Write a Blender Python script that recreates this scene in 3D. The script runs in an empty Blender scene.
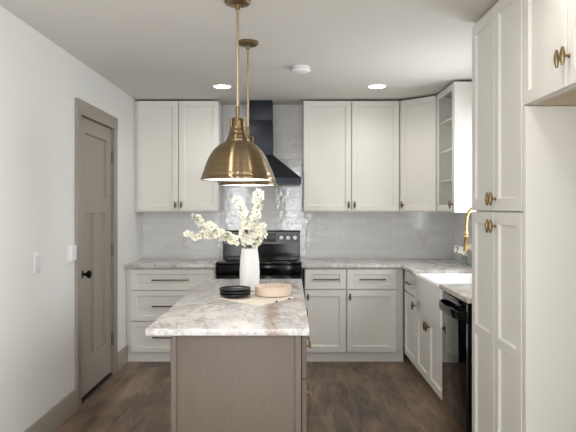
import bpy, bmesh, math, random
from mathutils import Vector, Matrix
random.seed(7)
PI = math.pi
scene = bpy.context.scene
COL = scene.collection

# ------------------------------------------------------------------ camera
EYE = 1.403
cam_data = bpy.data.cameras.new('camera')
cam = bpy.data.objects.new('camera', cam_data)
COL.objects.link(cam)
cam.location = (0, 0, EYE)
cam.rotation_euler = (PI/2, 0, 0)
cam_data.sensor_width = 36.0
cam_data.lens = 600/576*36
cam_data.shift_x = -2.5/576
cam_data.shift_y = -8.0/576
cam_data.clip_start = 0.05
scene.camera = cam

# ------------------------------------------------------------------ world, daylight, exposure
world = bpy.data.worlds.new('world')
scene.world = world
world.use_nodes = True
bg = world.node_tree.nodes['Background']
bg.inputs[0].default_value = (0.95, 0.975, 1.0, 1)
bg.inputs[1].default_value = 1.7

def area_light(name, loc, target, sx, sy, power, color):
    l = bpy.data.lights.new(name, 'AREA')
    l.shape = 'RECTANGLE'; l.size = sx; l.size_y = sy
    l.energy = power; l.color = color
    o = bpy.data.objects.new(name, l); COL.objects.link(o)
    o.location = loc
    o.rotation_euler = (Vector(target)-Vector(loc)).to_track_quat('-Z', 'Y').to_euler()
    return o
# unseen lamps added for daylight at the rear openings; narrow, to streak the domes
for wx in (-1.12, 0.07, 1.75):
    area_light('rear_fill_light', (wx, -0.93, 1.35), (wx, 5.0, 1.35), 0.3, 1.9, 9, (0.95, 0.97, 1.0))
# daylight at the window above the sink
area_light('sink_window_daylight', (1.70, 4.26, 1.6), (0.2, 4.3, 1.3), 0.95, 0.92, 7, (0.94, 0.97, 1.0))

vs = scene.view_settings
vs.view_transform = 'Standard'
vs.look = 'None'
vs.exposure = 1.0
vs.gamma = 1.0
vs.use_curve_mapping = False

# ------------------------------------------------------------------ helpers
def S(r, g, b):
    def f(c):
        c /= 255.0
        return c/12.92 if c <= 0.04045 else ((c+0.055)/1.055)**2.4
    return (f(r), f(g), f(b), 1.0)

class NT:
    """tiny node-tree helper"""
    def __init__(self, name):
        self.m = bpy.data.materials.new(name); self.m.use_nodes = True
        self.t = self.m.node_tree
        self.b = self.t.nodes['Principled BSDF']
    def n(self, kind, **kw):
        nd = self.t.nodes.new(kind)
        for k, v in kw.items():
            if k in nd.inputs: nd.inputs[k].default_value = v
            else: setattr(nd, k, v)
        return nd
    def l(self, a, ao, b, bi):
        self.t.links.new(a.outputs[ao], b.inputs[bi])
    def coords(self, scale=(1, 1, 1), rot=(0, 0, 0), loc=(0, 0, 0), world_space=False):
        if world_space:
            tc = self.n('ShaderNodeNewGeometry'); out = 'Position'
        else:
            tc = self.n('ShaderNodeTexCoord'); out = 'Object'
        mp = self.n('ShaderNodeMapping')
        mp.inputs['Scale'].default_value = scale
        mp.inputs['Rotation'].default_value = rot
        mp.inputs['Location'].default_value = loc
        self.l(tc, out, mp, 'Vector')
        return mp
    def ramp(self, stops, src, out='Fac'):
        r = self.n('ShaderNodeValToRGB')
        els = r.color_ramp.elements
        while len(els) < len(stops): els.new(0.5)
        for e, (p, c) in zip(els, stops):
            e.position = p; e.color = c
        self.l(src, out, r, 'Fac')
        return r
    def mix(self, a, ao, b, bo, fac=0.5, facsrc=None, mode='MIX'):
        x = self.n('ShaderNodeMix', data_type='RGBA', blend_type=mode)
        x.inputs[0].default_value = fac
        if facsrc: self.t.links.new(facsrc, x.inputs[0])
        self.t.links.new(a.outputs[ao], x.inputs[6]); self.t.links.new(b.outputs[bo], x.inputs[7])
        return x
    def bump(self, src, out, strength, dist=0.002):
        bp = self.n('ShaderNodeBump')
        bp.inputs['Strength'].default_value = strength
        bp.inputs['Distance'].default_value = dist
        self.l(src, out, bp, 'Height')
        self.l(bp, 'Normal', self.b, 'Normal')
        return bp

def plain(name, col, rough=0.5, metal=0.0, bump=0.0, bscale=60, coat=0.0, var=0.0, spec=0.5):
    n = NT(name)
    n.b.inputs['Base Color'].default_value = col
    n.b.inputs['Roughness'].default_value = rough
    n.b.inputs['Metallic'].default_value = metal
    n.b.inputs['Specular IOR Level'].default_value = spec
    if coat: n.b.inputs['Coat Weight'].default_value = coat; n.b.inputs['Coat Roughness'].default_value = 0.05
    mp = n.coords(world_space=False)
    ns = n.n('ShaderNodeTexNoise', Scale=bscale, Detail=3.0)
    n.l(mp, 'Vector', ns, 'Vector')
    if bump: n.bump(ns, 'Fac', bump)
    if var:
        d = tuple(c*(1-var) for c in col[:3])+(1,)
        r = n.ramp([(0.3, d), (0.7, col)], ns)
        n.l(r, 'Color', n.b, 'Base Color')
    return n.m

def emit(name, col, strength):
    n = NT(name)
    n.b.inputs['Base Color'].default_value = (0.9, 0.9, 0.9, 1)
    n.b.inputs['Emission Color'].default_value = col
    n.b.inputs['Emission Strength'].default_value = strength
    return n.m

# ------------------------------------------------------------------ materials
M = {}
M['wall'] = plain('wall_paint', S(234, 233, 230), 0.75, bump=0.12, bscale=120, spec=0.3)
M['ceiling'] = plain('ceiling_paint', S(222, 219, 213), 0.9, bump=0.6, bscale=55, spec=0.2)
M['cream'] = plain('cabinet_paint', S(231, 229, 222), 0.42, spec=0.4)
M['cream_in'] = plain('cabinet_box_paint', S(222, 218, 208), 0.55, spec=0.3)
M['wood_under'] = plain('pale_wood', S(214, 196, 168), 0.6, var=0.08, bscale=14)
M['taupe'] = plain('taupe_paint', S(156, 147, 136), 0.42, spec=0.4)
M['white_plastic'] = plain('white_plastic', S(240, 240, 240), 0.35)
M['ceramic'] = plain('white_fireclay', S(244, 244, 243), 0.12, coat=0.5)
M['vase'] = plain('matte_white_ceramic', S(244, 243, 240), 0.4)
M['black'] = plain('black_enamel', S(12, 12, 13), 0.1, spec=0.2)
M['black_glass'] = plain('black_glass', S(8, 8, 9), 0.05, coat=0.0)
M['black_satin'] = plain('black_steel', S(66, 67, 71), 0.4, metal=0.5)
M['range_panel'] = plain('range_panel_steel', S(104, 105, 109), 0.42, metal=0.5)
M['hood'] = plain('hood_black_steel', S(50, 52, 60), 0.42, metal=0.6)
M['black_matte'] = plain('matte_black_glaze', S(27, 26, 26), 0.3)
M['dark'] = plain('dark_shadow_gap', S(20, 18, 17), 0.8)
M['bronze'] = plain('dark_bronze', S(112, 95, 74), 0.34, metal=0.85)
M['brass'] = plain('antique_brass', S(146, 125, 92), 0.3, metal=0.95, var=0.12, bscale=30)
M['hinge'] = plain('dull_nickel', S(120, 112, 102), 0.4, metal=0.6)
M['gap_shade'] = plain('switch_gap_shade', S(196, 197, 199), 0.4)  # grey that stands for the gap shadow round the switch rocker
M['ivory_plastic'] = plain('ivory_plastic', S(224, 222, 218), 0.35)
M['pale_brass'] = plain('pale_brass', S(196, 178, 150), 0.28, metal=1.0)
M['gold'] = plain('brushed_gold', S(190, 160, 114), 0.28, metal=1.0)
M['silver'] = plain('brushed_nickel', S(170, 169, 167), 0.3, metal=1.0)
M['beige_dish'] = plain('beige_stoneware', S(230, 212, 194), 0.5, var=0.04, bscale=25)
M['linen'] = plain('beige_linen', S(241, 230, 215), 0.85, bump=0.5, bscale=500)
M['stem'] = plain('green_brown_stem', S(104, 98, 58), 0.7)
M['petal'] = plain('cream_petal', S(253, 251, 238), 0.6)
M['petal_white'] = plain('white_petal', S(252, 250, 246), 0.6)
M['stamen'] = plain('yellow_green_stamen', S(190, 182, 90), 0.7)
M['lens'] = emit('lamp_lens', (1.0, 0.96, 0.9, 1), 9.0)
M['diffuser'] = emit('pendant_diffuser', (1.0, 0.96, 0.9, 1), 1.6)
M['display'] = plain('smoked_display', S(12, 13, 14), 0.1)

# ribbed-brass for the pendant shades: fine circular spinning marks
n = NT('spun_brass')
n.b.inputs['Metallic'].default_value = 1.0
n.b.inputs['Roughness'].default_value = 0.29
n.b.inputs['Anisotropic'].default_value = 0.97
n.b.inputs['Anisotropic Rotation'].default_value = 0.25
mp = n.coords(scale=(1, 1, 60))
ns = n.n('ShaderNodeTexNoise', Scale=4.0, Detail=2.0); n.l(mp, 'Vector', ns, 'Vector')
r = n.ramp([(0.3, S(132, 114, 87)), (0.7, S(147, 128, 99))], ns); n.l(r, 'Color', n.b, 'Base Color')
tg = n.n('ShaderNodeTangent', direction_type='RADIAL', axis='Z'); n.l(tg, 'Tangent', n.b, 'Tangent')
M['spun_brass'] = n.m

# clear glass
n = NT('clear_glass')
out_ = n.t.nodes['Material Output']
tr = n.n('ShaderNodeBsdfTransparent'); tr.inputs['Color'].default_value = (0.96, 0.98, 0.975, 1)
gl = n.n('ShaderNodeBsdfGlossy', Roughness=0.02)
lw = n.n('ShaderNodeLayerWeight', Blend=0.5)
pw = n.n('ShaderNodeMath', operation='POWER'); n.l(lw, 'Facing', pw, 0); pw.inputs[1].default_value = 4.0
fr = n.n('ShaderNodeMath', operation='MULTIPLY_ADD'); n.l(pw, 'Value', fr, 0); fr.inputs[1].default_value = 0.5; fr.inputs[2].default_value = 0.04
mx = n.n('ShaderNodeMixShader')
n.l(fr, 'Value', mx, 0); n.l(tr, 'BSDF', mx, 1); n.l(gl, 'BSDF', mx, 2); n.l(mx, 'Shader', out_, 'Surface')
M['glass'] = n.m
# dark plank floor
n = NT('dark_plank_floor')
mp = n.coords(rot=(0, 0, PI/2), loc=(0.3, 0.07, 0))
br = n.n('ShaderNodeTexBrick', Scale=1.0)
br.offset = 0.37; br.offset_frequency = 2
br.inputs['Color1'].default_value = (0.0, 0.0, 0.0, 1); br.inputs['Color2'].default_value = (1, 1, 1, 1)
br.inputs['Mortar'].default_value = (0.5, 0.5, 0.5, 1)
br.inputs['Brick Width'].default_value = 1.25; br.inputs['Row Height'].default_value = 0.18
br.inputs['Mortar Size'].default_value = 0.0010; br.inputs['Mortar Smooth'].default_value = 0.2
n.l(mp, 'Vector', br, 'Vector')
mp2 = n.coords(scale=(7, 0.9, 1))
g1 = n.n('ShaderNodeTexNoise', Scale=2.0, Detail=9.0, Roughness=0.62, Distortion=1.4); n.l(mp2, 'Vector', g1, 'Vector')
mp3 = n.coords(scale=(1.6, 0.8, 1))
g2 = n.n('ShaderNodeTexNoise', Scale=2.2, Detail=3.0); n.l(mp3, 'Vector', g2, 'Vector')
base = n.ramp([(0.0, S(74, 62, 53)), (0.5, S(112, 94, 79)), (1.0, S(146, 123, 104))], br, 'Color')
grain = n.ramp([(0.38, S(58, 46, 38)), (0.5, S(116, 97, 81)), (0.62, S(174, 147, 122))], g1)
blot = n.ramp([(0.38, S(58, 49, 43)), (0.62, S(154, 130, 108))], g2)
x1 = n.mix(base, 'Color', grain, 'Color', 0.45)
x2 = n.mix(x1, 2, blot, 'Color', 0.4)
dk = n.n('ShaderNodeRGB'); dk.outputs[0].default_value = S(49, 39, 33)
x3 = n.mix(x2, 2, dk, 0, facsrc=br.outputs['Fac'])
n.l(x3, 2, n.b, 'Base Color')
n.b.inputs['Roughness'].default_value = 0.42
n.b.inputs['Specular IOR Level'].default_value = 0.35
n.bump(g1, 'Fac', 0.12)
M['floor'] = n.m

# glossy hand-made subway tile (material written for walls in the XZ plane; rotz swings it for the side wall)
def tile(name, side):
    n = NT(name)
    rot = (PI/2, 0, 0) if not side else (PI/2, 0, PI/2)
    geo = n.n('ShaderNodeNewGeometry')
    sep = n.n('ShaderNodeSeparateXYZ'); n.l(geo, 'Position', sep, 'Vector')
    cmb = n.n('ShaderNodeCombineXYZ')
    n.l(sep, 'Y' if side else 'X', cmb, 'X'); n.l(sep, 'Z', cmb, 'Y')
    br = n.n('ShaderNodeTexBrick', Scale=1.0)
    br.inputs['Color1'].default_value = S(220, 220, 219); br.inputs['Color2'].default_value = S(229, 229, 228)
    br.inputs['Mortar'].default_value = S(216, 215, 212)
    br.inputs['Brick Width'].default_value = 0.255; br.inputs['Row Height'].default_value = 0.0655
    br.inputs['Mortar Size'].default_value = 0.0018; br.inputs['Mortar Smooth'].default_value = 0.6
    n.l(cmb, 'Vector', br, 'Vector')
    n.l(br, 'Color', n.b, 'Base Color')
    ns = n.n('ShaderNodeTexNoise', Scale=16.0, Detail=1.5); n.l(cmb, 'Vector', ns, 'Vector')
    sm = n.n('ShaderNodeMath', operation='MULTIPLY'); n.l(ns, 'Fac', sm, 0); sm.inputs[1].default_value = 1.7
    sb = n.n('ShaderNodeMath', operation='SUBTRACT'); n.l(sm, 'Value', sb, 0); n.l(br, 'Fac', sb, 1)
    n.bump(sb, 'Value', 0.36, 0.004)
    n.b.inputs['Roughness'].default_value = 0.1
    n.b.inputs['Coat Weight'].default_value = 0.4
    return n.m
M['tile'] = tile('glossy_subway_tile', False)
M['tile_side'] = tile('glossy_subway_tile_side', True)

# veined stone
n = NT('veined_stone')
mp = n.coords(scale=(1.0, 0.55, 1.0), rot=(0, 0, 0.55), world_space=True)
d1 = n.n('ShaderNodeTexNoise', Scale=2.6, Detail=6.0, Roughness=0.6, Distortion=1.8); n.l(mp, 'Vector', d1, 'Vector')
c1 = n.ramp([(0.30, S(184, 169, 157)), (0.41, S(206, 197, 189)), (0.50, S(222, 220, 218)), (0.59, S(211, 208, 206)), (0.70, S(190, 176, 165))], d1)
d2 = n.n('ShaderNodeTexNoise', Scale=3.2, Detail=10.0, Roughness=0.7, Distortion=2.6); n.l(mp, 'Vector', d2, 'Vector')
v = n.ramp([(0.45, (1, 1, 1, 1)), (0.492, (0.45, 0.41, 0.385, 1)), (0.52, (1, 1, 1, 1))], d2)
x = n.mix(c1, 'Color', v, 'Color', 0.6, mode='MULTIPLY')
d3 = n.n('ShaderNodeTexNoise', Scale=38.0, Detail=5.0, Roughness=0.7); n.l(mp, 'Vector', d3, 'Vector')
sp = n.ramp([(0.34, (0.62, 0.58, 0.55, 1)), (0.5, (1, 1, 1, 1))], d3)
x = n.mix(x, 2, sp, 'Color', 0.55, mode='MULTIPLY')
n.l(x, 2, n.b, 'Base Color')
n.b.inputs['Roughness'].default_value = 0.22
M['stone'] = n.m

# island: taupe stained wood, fine vertical grain
n = NT('taupe_stained_wood')
mp = n.coords(scale=(26, 26, 1.3))
g = n.n('ShaderNodeTexNoise', Scale=5.0, Detail=8.0, Roughness=0.7); n.l(mp, 'Vector', g, 'Vector')
r = n.ramp([(0.25, S(96, 85, 74)), (0.5, S(101, 90, 78)), (0.75, S(106, 95, 83))], g)
n.l(r, 'Color', n.b, 'Base Color')
n.b.inputs['Roughness'].default_value = 0.5
n.bump(g, 'Fac', 0.08)
M['island'] = n.m

# ------------------------------------------------------------------ mesh builder
class MB:
    def __init__(self):
        self.v = []; self.f = []; self.mi = []
    def add(self, verts, faces, mat=0):
        o = len(self.v)
        self.v += [tuple(p) for p in verts]
        self.f += [tuple(i+o for i in f) for f in faces]
        self.mi += [mat]*len(faces)
        return self
    def bm(self, b, mat=0):
        b.verts.index_update()
        self.add([v.co.copy() for v in b.verts], [[v.index for v in f.verts] for f in b.faces], mat)
        b.free()
        return self
    def box(self, x0, x1, y0, y1, z0, z1, bev=0.0, mat=0, seg=2):
        b = bmesh.new()
        bmesh.ops.create_cube(b, size=1.0)
        for vv in b.verts:
            vv.co = Vector(((x0+x1)/2+vv.co.x*(x1-x0), (y0+y1)/2+vv.co.y*(y1-y0), (z0+z1)/2+vv.co.z*(z1-z0)))
        if bev > 0:
            bmesh.ops.bevel(b, geom=list(b.edges), offset=bev, segments=seg, profile=0.5, affect='EDGES')
        return self.bm(b, mat)
    def lathe(self, prof, c=(0, 0, 0), seg=48, mat=0, axis='Z', close=False):
        vs, fs = [], []
        for (r, h) in prof:
            for k in range(seg):
                a = 2*PI*k/seg
                p = (r*math.cos(a), r*math.sin(a), h)
                if axis == 'Y': p = (p[0], p[2], p[1])
                if axis == 'X': p = (p[2], p[0], p[1])
                vs.append((c[0]+p[0], c[1]+p[1], c[2]+p[2]))
        m = len(prof)
        for i in range(m if close else m-1):
            j = (i+1) % m
            for k in range(seg):
                k2 = (k+1) % seg
                fs.append((i*seg+k, i*seg+k2, j*seg+k2, j*seg+k))
        if not close:
            if prof[0][0] > 1e-6: fs.append(tuple(range(seg-1, -1, -1)))
            if prof[-1][0] > 1e-6: fs.append(tuple((m-1)*seg+k for k in range(seg)))
        return self.add(vs, fs, mat)
    def tube(self, pts, rad, seg=10, mat=0, caps=True):
        pts = [Vector(p) for p in pts]
        n_ = len(pts)
        rad = rad if isinstance(rad, (list, tuple)) else [rad]*n_
        vs, fs = [], []
        ref = None
        for i, p in enumerate(pts):
            t = (pts[min(i+1, n_-1)]-pts[max(i-1, 0)]).normalized()
            if ref is None:
                ref = t.orthogonal().normalized()
            ref = (ref-t*ref.dot(t)).normalized()
            bi = t.cross(ref)
            for k in range(seg):
                a = 2*PI*k/seg
                vs.append(p+(ref*math.cos(a)+bi*math.sin(a))*rad[i])
        for i in range(n_-1):
            for k in range(seg):
                k2 = (k+1) % seg
                fs.append((i*seg+k, i*seg+k2, (i+1)*seg+k2, (i+1)*seg+k))
        if caps:
            fs.append(tuple(range(seg-1, -1, -1))); fs.append(tuple((n_-1)*seg+k for k in range(seg)))
        return self.add(vs, fs, mat)
    def prism(self, poly, lo, hi, axis='X', mat=0):
        """polygon of (a,b) swept lo..hi along axis; X: (y,z), Y: (x,z), Z: (x,y)"""
        def P(a, b, t):
            return {'X': (t, a, b), 'Y': (a, t, b), 'Z': (a, b, t)}[axis]
        m = len(poly)
        vs = [P(a, b, lo) for a, b in poly]+[P(a, b, hi) for a, b in poly]
        fs = [tuple(range(m)), tuple(range(2*m-1, m-1, -1))]
        for i in range(m):
            j = (i+1) % m
            fs.append((i, i+m, j+m, j))
        return self.add(vs, fs, mat)
    def build(self, name, mats, parent=None, angle=32, smooth=True):
        me = bpy.data.meshes.new(name)
        me.from_pydata([tuple(p) for p in self.v], [], self.f)
        mats = mats if isinstance(mats, (list, tuple)) else [mats]
        for m in mats: me.materials.append(M[m])
        for p, i in zip(me.polygons, self.mi): p.material_index = i
        b = bmesh.new(); b.from_mesh(me)
        bmesh.ops.recalc_face_normals(b, faces=b.faces)
        b.to_mesh(me); b.free()
        if smooth:
            me.polygons.foreach_set('use_smooth', [True]*len(me.polygons))
            me.set_sharp_from_angle(angle=math.radians(angle))
        me.update()
        o = bpy.data.objects.new(name, me)
        COL.objects.link(o)
        if parent: o.parent = parent
        return o

def panel_slab(mb, u0, v0, w, h, t, panels, depth=0.012, sl=0.005, ch=0.002, back=0.0, mat=0):
    """a slab in the XZ plane: front at y=back-t, back at y=back, with recessed panels (local u0,v0,u1,v1)"""
    us = sorted({ch, w-ch} | {p[0] for p in panels} | {p[2] for p in panels})
    vs_ = sorted({ch, h-ch} | {p[1] for p in panels} | {p[3] for p in panels})
    yf = back-t
    V, F = [], []
    def P(u, v, y):
        V.append((u0+u, y, v0+v)); return len(V)-1
    for i in range(len(us)-1):
        for j in range(len(vs_)-1):
            cu, cv = (us[i]+us[i+1])/2, (vs_[j]+vs_[j+1])/2
            if any(p[0] < cu < p[2] and p[1] < cv < p[3] for p in panels): continue
            F.append((P(us[i], vs_[j], yf), P(us[i+1], vs_[j], yf), P(us[i+1], vs_[j+1], yf), P(us[i], vs_[j+1], yf)))
    for (a, b, c, d) in panels:
        step = depth*0.45
        rings = [[(a, b), (c, b), (c, d), (a, d)], [(a, b), (c, b), (c, d), (a, d)],
                 [(a+sl, b+sl), (c-sl, b+sl), (c-sl, d-sl), (a+sl, d-sl)],
                 [(a+sl, b+sl), (c-sl, b+sl), (c-sl, d-sl), (a+sl, d-sl)]]
        ys = [yf, yf+step, yf+step*1.6, yf+depth]
        ids = [[P(u, v, y) for (u, v) in rg] for rg, y in zip(rings, ys)]
        for q in range(3):
            for k in range(4):
                k2 = (k+1) % 4
                F.append((ids[q][k], ids[q][k2], ids[q+1][k2], ids[q+1][k]))
        F.append(tuple(ids[3]))
    rr = [[(ch, ch), (w-ch, ch), (w-ch, h-ch), (ch, h-ch)], [(0, 0), (w, 0), (w, h), (0, h)], [(0, 0), (w, 0), (w, h), (0, h)]]
    ys = [yf, yf+ch, back]
    ids = [[P(u, v, y) for (u, v) in rg] for rg, y in zip(rr, ys)]
    for q in range(2):
        for k in range(4):
            k2 = (k+1) % 4
            F.append((ids[q][k], ids[q+1][k], ids[q+1][k2], ids[q][k2]))
    F.append(tuple(reversed(ids[2])))
    mb.add(V, F, mat)
    return mb

def thing(name, label, cat, loc=(0, 0, 0), rz=0.0, group=None):
    o = bpy.data.objects.new(name, None); COL.objects.link(o)
    o.empty_display_size = 0.1
    o.location = loc; o.rotation_euler = (0, 0, rz)
    return tag(o, label, cat, group)
def tag(o, label, cat, group=None):
    o['label'] = label; o['category'] = cat
    if group: o['group'] = group
    return o
def struct(o):
    o['kind'] = 'structure'; return o

# ------------------------------------------------------------------ the room
XL, XR, YB, ZC = -1.5, 1.66, 6.08, 2.45
YF = -0.9
KX = 1.03        # face of the right-hand run
struct(MB().box(XL-0.12, XR+0.12, YF, YB+0.12, -0.1, 0.0).build('floor', 'floor'))
struct(MB().box(XL-0.12, XR+0.12, YF, YB+0.12, ZC, ZC+0.1).build('ceiling', 'ceiling'))
DY0, DY1, DZ = 4.25, 5.06, 2.07
w = MB()
w.box(XL-0.12, XL, YF, DY0-0.02, 0, ZC); w.box(XL-0.12, XL, DY1+0.02, YB, 0, ZC); w.box(XL-0.12, XL, DY0-0.02, DY1+0.02, DZ+0.02, ZC)
w.box(XL-0.125, XL-0.11, DY0-0.02, DY1+0.02, 0, DZ+0.02)
struct(w.build('wall_left', 'wall'))
wb = struct(MB().box(XL-0.12, XR+0.12, YB, YB+0.12, 0, ZC).build('wall_back', 'wall'))
MB().box(XL+0.001, XR-0.001, YB-0.009, YB, 0.86, ZC-0.001).build('backsplash', 'tile', wb)
WY0, WY1, WZ0, WZ1 = 3.76, 4.76, 1.10, 2.08
w = MB()
w.box(XR, XR+0.12, 1.76, WY0, 0, ZC); w.box(XR, XR+0.12, WY1, YB, 0, ZC); w.box(XR, XR+0.12, WY0, WY1, 0, WZ0); w.box(XR, XR+0.12, WY0, WY1, WZ1, ZC)
wr = struct(w.build('wall_right', 'wall'))
w = MB()
w.box(XR-0.009, XR, WY1, YB-0.0095, 0.86, 1.36); w.box(XR-0.009, XR, 3.42, WY1, 0.86, WZ0-0.031)
w.build('backsplash', 'tile_side', wr)
wn = thing('window_1', 'white framed window in the side wall above the sink', 'window', (XR, WY1, WZ0), -PI/2)
struct(wn)
ww, wh = WY1-WY0, WZ1-WZ0
w = MB()
for (a, b, c, e) in ((0.001, 0.045, 0.001, wh-0.001), (ww-0.045, ww-0.001, 0.001, wh-0.001), (0.045, ww-0.045, 0.001, 0.045), (0.045, ww-0.045, wh-0.045, wh-0.001)):
    w.box(a, b, 0.06, 0.1, c, e, 0.003)
wf = w.build('frame', 'white_plastic', wn)
MB().box(0.043, ww-0.043, 0.078, 0.082, 0.043, wh-0.043).build('pane', 'glass', wf)
MB().box(-0.03, ww+0.03, -0.02, 0.06, -0.03, 0.0, 0.003).build('sill', 'white_plastic', wn)
w = MB()
w.box(-0.07, 0.0, -0.014, 0, 0.001, wh+0.07, 0.002); w.box(ww, ww+0.07, -0.014, 0, 0.001, wh+0.07, 0.002); w.box(0.0, ww, -0.014, 0, wh, wh+0.07, 0.002)
w.build('casing', 'white_plastic', wn)
YT = YB-0.009    # face of the tile

def baseboard(y0, y1):
    p = [(XL, 0), (XL+0.016, 0), (XL+0.016, 0.128), (XL+0.009, 0.146), (XL, 0.148)]
    return struct(MB().prism(p, y0, y1, 'Y').build('baseboard_left', 'taupe'))
baseboard(YF, DY0-0.081); baseboard(DY1+0.081, 5.468)

w = MB()
gaps = [(-1.4, -0.84), (-0.21, 0.35), (1.47, 2.03)]  # unseen rear openings, placed so the brass domes mirror bright streaks
xs = [XL-0.12]+[q for g_ in gaps for q in g_]+[2.6]
for i in range(0, len(xs), 2): w.box(xs[i], xs[i+1], YF-0.12, YF, 0, ZC+0.1)
for (a, b) in gaps:
    w.box(a, b, YF-0.12, YF, 0, 0.35); w.box(a, b, YF-0.12, YF, 2.35, ZC+0.1)
struct(w.build('wall_front', 'wall'))

# the door in the left wall
d = thing('door_1', 'taupe painted three-panel craftsman door in the white side wall', 'door', (XL, DY0, 0), PI/2)
struct(d)
dw, dh = DY1-DY0, DZ-0.034
s_ = MB()
panel_slab(s_, 0.002, 0.03, dw-0.004, dh, 0.036, [(0.15, 1.455, 0.67, 1.925), (0.15, 0.265, 0.345, 1.335), (0.445, 0.265, 0.645, 1.335)], depth=0.017, sl=0.002, back=0.044)
s_.build('door_slab', 'taupe', d)
c_ = MB()
c_.box(-0.08, 0.004, -0.02, 0, 0, DZ+0.004, 0.003); c_.box(dw-0.004, dw+0.08, -0.02, 0, 0, DZ+0.004, 0.003)
c_.box(-0.08, dw+0.08, -0.022, 0, DZ-0.002, DZ+0.1, 0.003)
c_.build('casing', 'taupe', d)
j_ = MB()
j_.box(-0.019, 0.0, 0.0005, 0.1, 0, DZ); j_.box(dw, dw+0.019, 0.0005, 0.1, 0, DZ); j_.box(-0.019, dw+0.019, 0.0005, 0.1, DZ, DZ+0.019)
j_.build('jamb', 'taupe', d)
MB().box(0.001, dw-0.001, 0.0, 0.1, 0.0, 0.012, 0.003).build('threshold', 'dark', d)  # coloured near-black to give the shade in the gap under the door
kb = MB()
kb.lathe([(0.0, 0.004), (0.033, 0.004), (0.033, 0.0), (0.031, -0.008), (0.014, -0.012), (0.011, -0.02), (0.011, -0.032), (0.02, -0.04), (0.028, -0.05), (0.029, -0.06), (0.024, -0.068), (0.012, -0.072), (0.0, -0.073)], (0.075, 0.008, 0.925), 28, axis='Y')
kb.build('knob', 'black', d)
for hz in (1.83, 1.05, 0.3):
    h_ = MB()
    h_.lathe([(0.0, -0.05), (0.008, -0.05), (0.008, 0.05), (0.0, 0.05)], (dw-0.006, -0.003, hz), 12)
    h_.box(dw-0.012, dw-0.004, 0.0, 0.01, hz-0.048, hz+0.048)
    h_.build('hinge', 'hinge', d)

# ------------------------------------------------------------------ cabinet kit (local frame: front faces -Y at y=0, x to the right, z up)
GAP = 0.005
def t_knob(parent, u, z, y=-0.0, mat='bronze'):
    k = MB()
    k.lathe([(0.0, 0.0), (0.009, 0.0), (0.008, -0.003), (0.0045, -0.006), (0.0045, -0.022), (0.0, -0.022)], (u, y, z), 14, axis='Y')
    k.lathe([(0.0, -0.034), (0.0045, -0.034), (0.007, -0.024), (0.0105, -0.008), (0.0105, 0.008), (0.007, 0.024), (0.0045, 0.034), (0.0, 0.034)], (u, y-0.027, z), 14)
    return k.build('knob', mat, parent)
def bar_pull(parent, u, z, length, y=0.0, mat='bronze', out=0.034):
    k = MB()
    k.box(u-length/2, u+length/2, y-out, y-out+0.009, z-0.006, z+0.006, 0.002)
    for s in (-1, 1):
        q = u+s*(length/2-0.025)
        k.box(q-0.005, q+0.005, y-out+0.008, y, z-0.005, z+0.005, 0.001)
    return k.build('pull', mat, parent)
def shaker(name, parent, u0, u1, z0, z1, frame=0.055, mat='cream', mids=(), t=0.02, fz=None):
    fz = fz or frame
    u0 += 0.0012; u1 -= 0.0012; z0 += 0.001; z1 -= 0.001
    m = MB(); W, H = u1-u0, z1-z0
    cuts = [fz]+[q for zc in mids for q in (zc-z0-0.024, zc-z0+0.024)]+[H-fz]
    pans = [(frame, cuts[i], W-frame, cuts[i+1]) for i in range(0, len(cuts), 2)]
    panel_slab(m, u0, z0, W, H, t, pans, back=t)
    return m.build(name, mat, parent)
def body(parent, w_, depth, z0, z1, mat='cream', y0=0.026, name='body'):
    return MB().box(0, w_, y0, depth, z0, z1, 0.001).build(name, mat, parent)

UZ0, UZ1 = 1.376, 2.43      # doors of the wall cabinets
UD = YT-0.001-5.75          # depth from door face to tile
def wall_cab(name, label, x0, x1, doors, loc=None, rz=0.0, group=None, depth=UD, filler=0.0):
    t = thing(name, label, 'wall cabinet', loc or (x0, 5.75, UZ0-0.012), rz, group)
    w_ = x1-x0
    zb = UZ0-0.012
    body(t, w_, depth, 0.0, ZC-0.021-zb)
    for (a, b, ks) in doors:
        dr = shaker('door', t, a, b, UZ0-zb, UZ1-zb, 0.052)
        if ks: t_knob(dr, (b-0.026) if ks > 0 else (a+0.026), 1.432-zb)
    return t
# left pair (x 135..220)
g = 'white wall cabinets'
xl0 = XL+0.001
t = wall_cab('wall_cabinet', 'white two-door shaker wall cabinet beside the taupe door wall, left of the pendants', xl0, -0.687,
             [(0.036, 0.423, 1), (0.428, 0.809, -1)])
# right pair
t = wall_cab('wall_cabinet', 'white two-door shaker wall cabinet between the range hood and the angled corner cabinet', 0.123, 1.046,
             [(0.004, 0.459, 1), (0.464, 0.92, -1)])
# diagonal corner
t = thing('corner_wall_cabinet', 'white angled one-door wall cabinet across the back right corner', 'wall cabinet', (1.05, 5.75, UZ0-0.012), -PI/4)
zb = UZ0-0.012
dl = 0.28*math.sqrt(2)
cb = MB()
q = 0.021
def cw(px, py):   # world to local of the diagonal cabinet
    dx, dy = px-1.05, py-5.75
    c, s = math.cos(PI/4), math.sin(PI/4)
    return (dx*c-dy*s, dx*s+dy*c)
poly = [cw(1.052+0.0297*0.5, 5.7505+0.0297*0.5), cw(1.051, 5.772), cw(1.051, YT-0.001), cw(XR-0.001, YT-0.001), cw(XR-0.001, 5.472), cw(1.352, 5.472), cw(1.3305+0.0297*0.5, 5.4705+0.0297*0.5)]
cb.prism(poly, 0.0, ZC-0.021-zb, 'Z')
cb.build('body', 'cream', t)
dr = shaker('door', t, 0.006, dl-0.006, UZ0-zb, UZ1-zb, 0.052)
t_knob(dr, 0.034, 1.432-zb)
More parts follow.
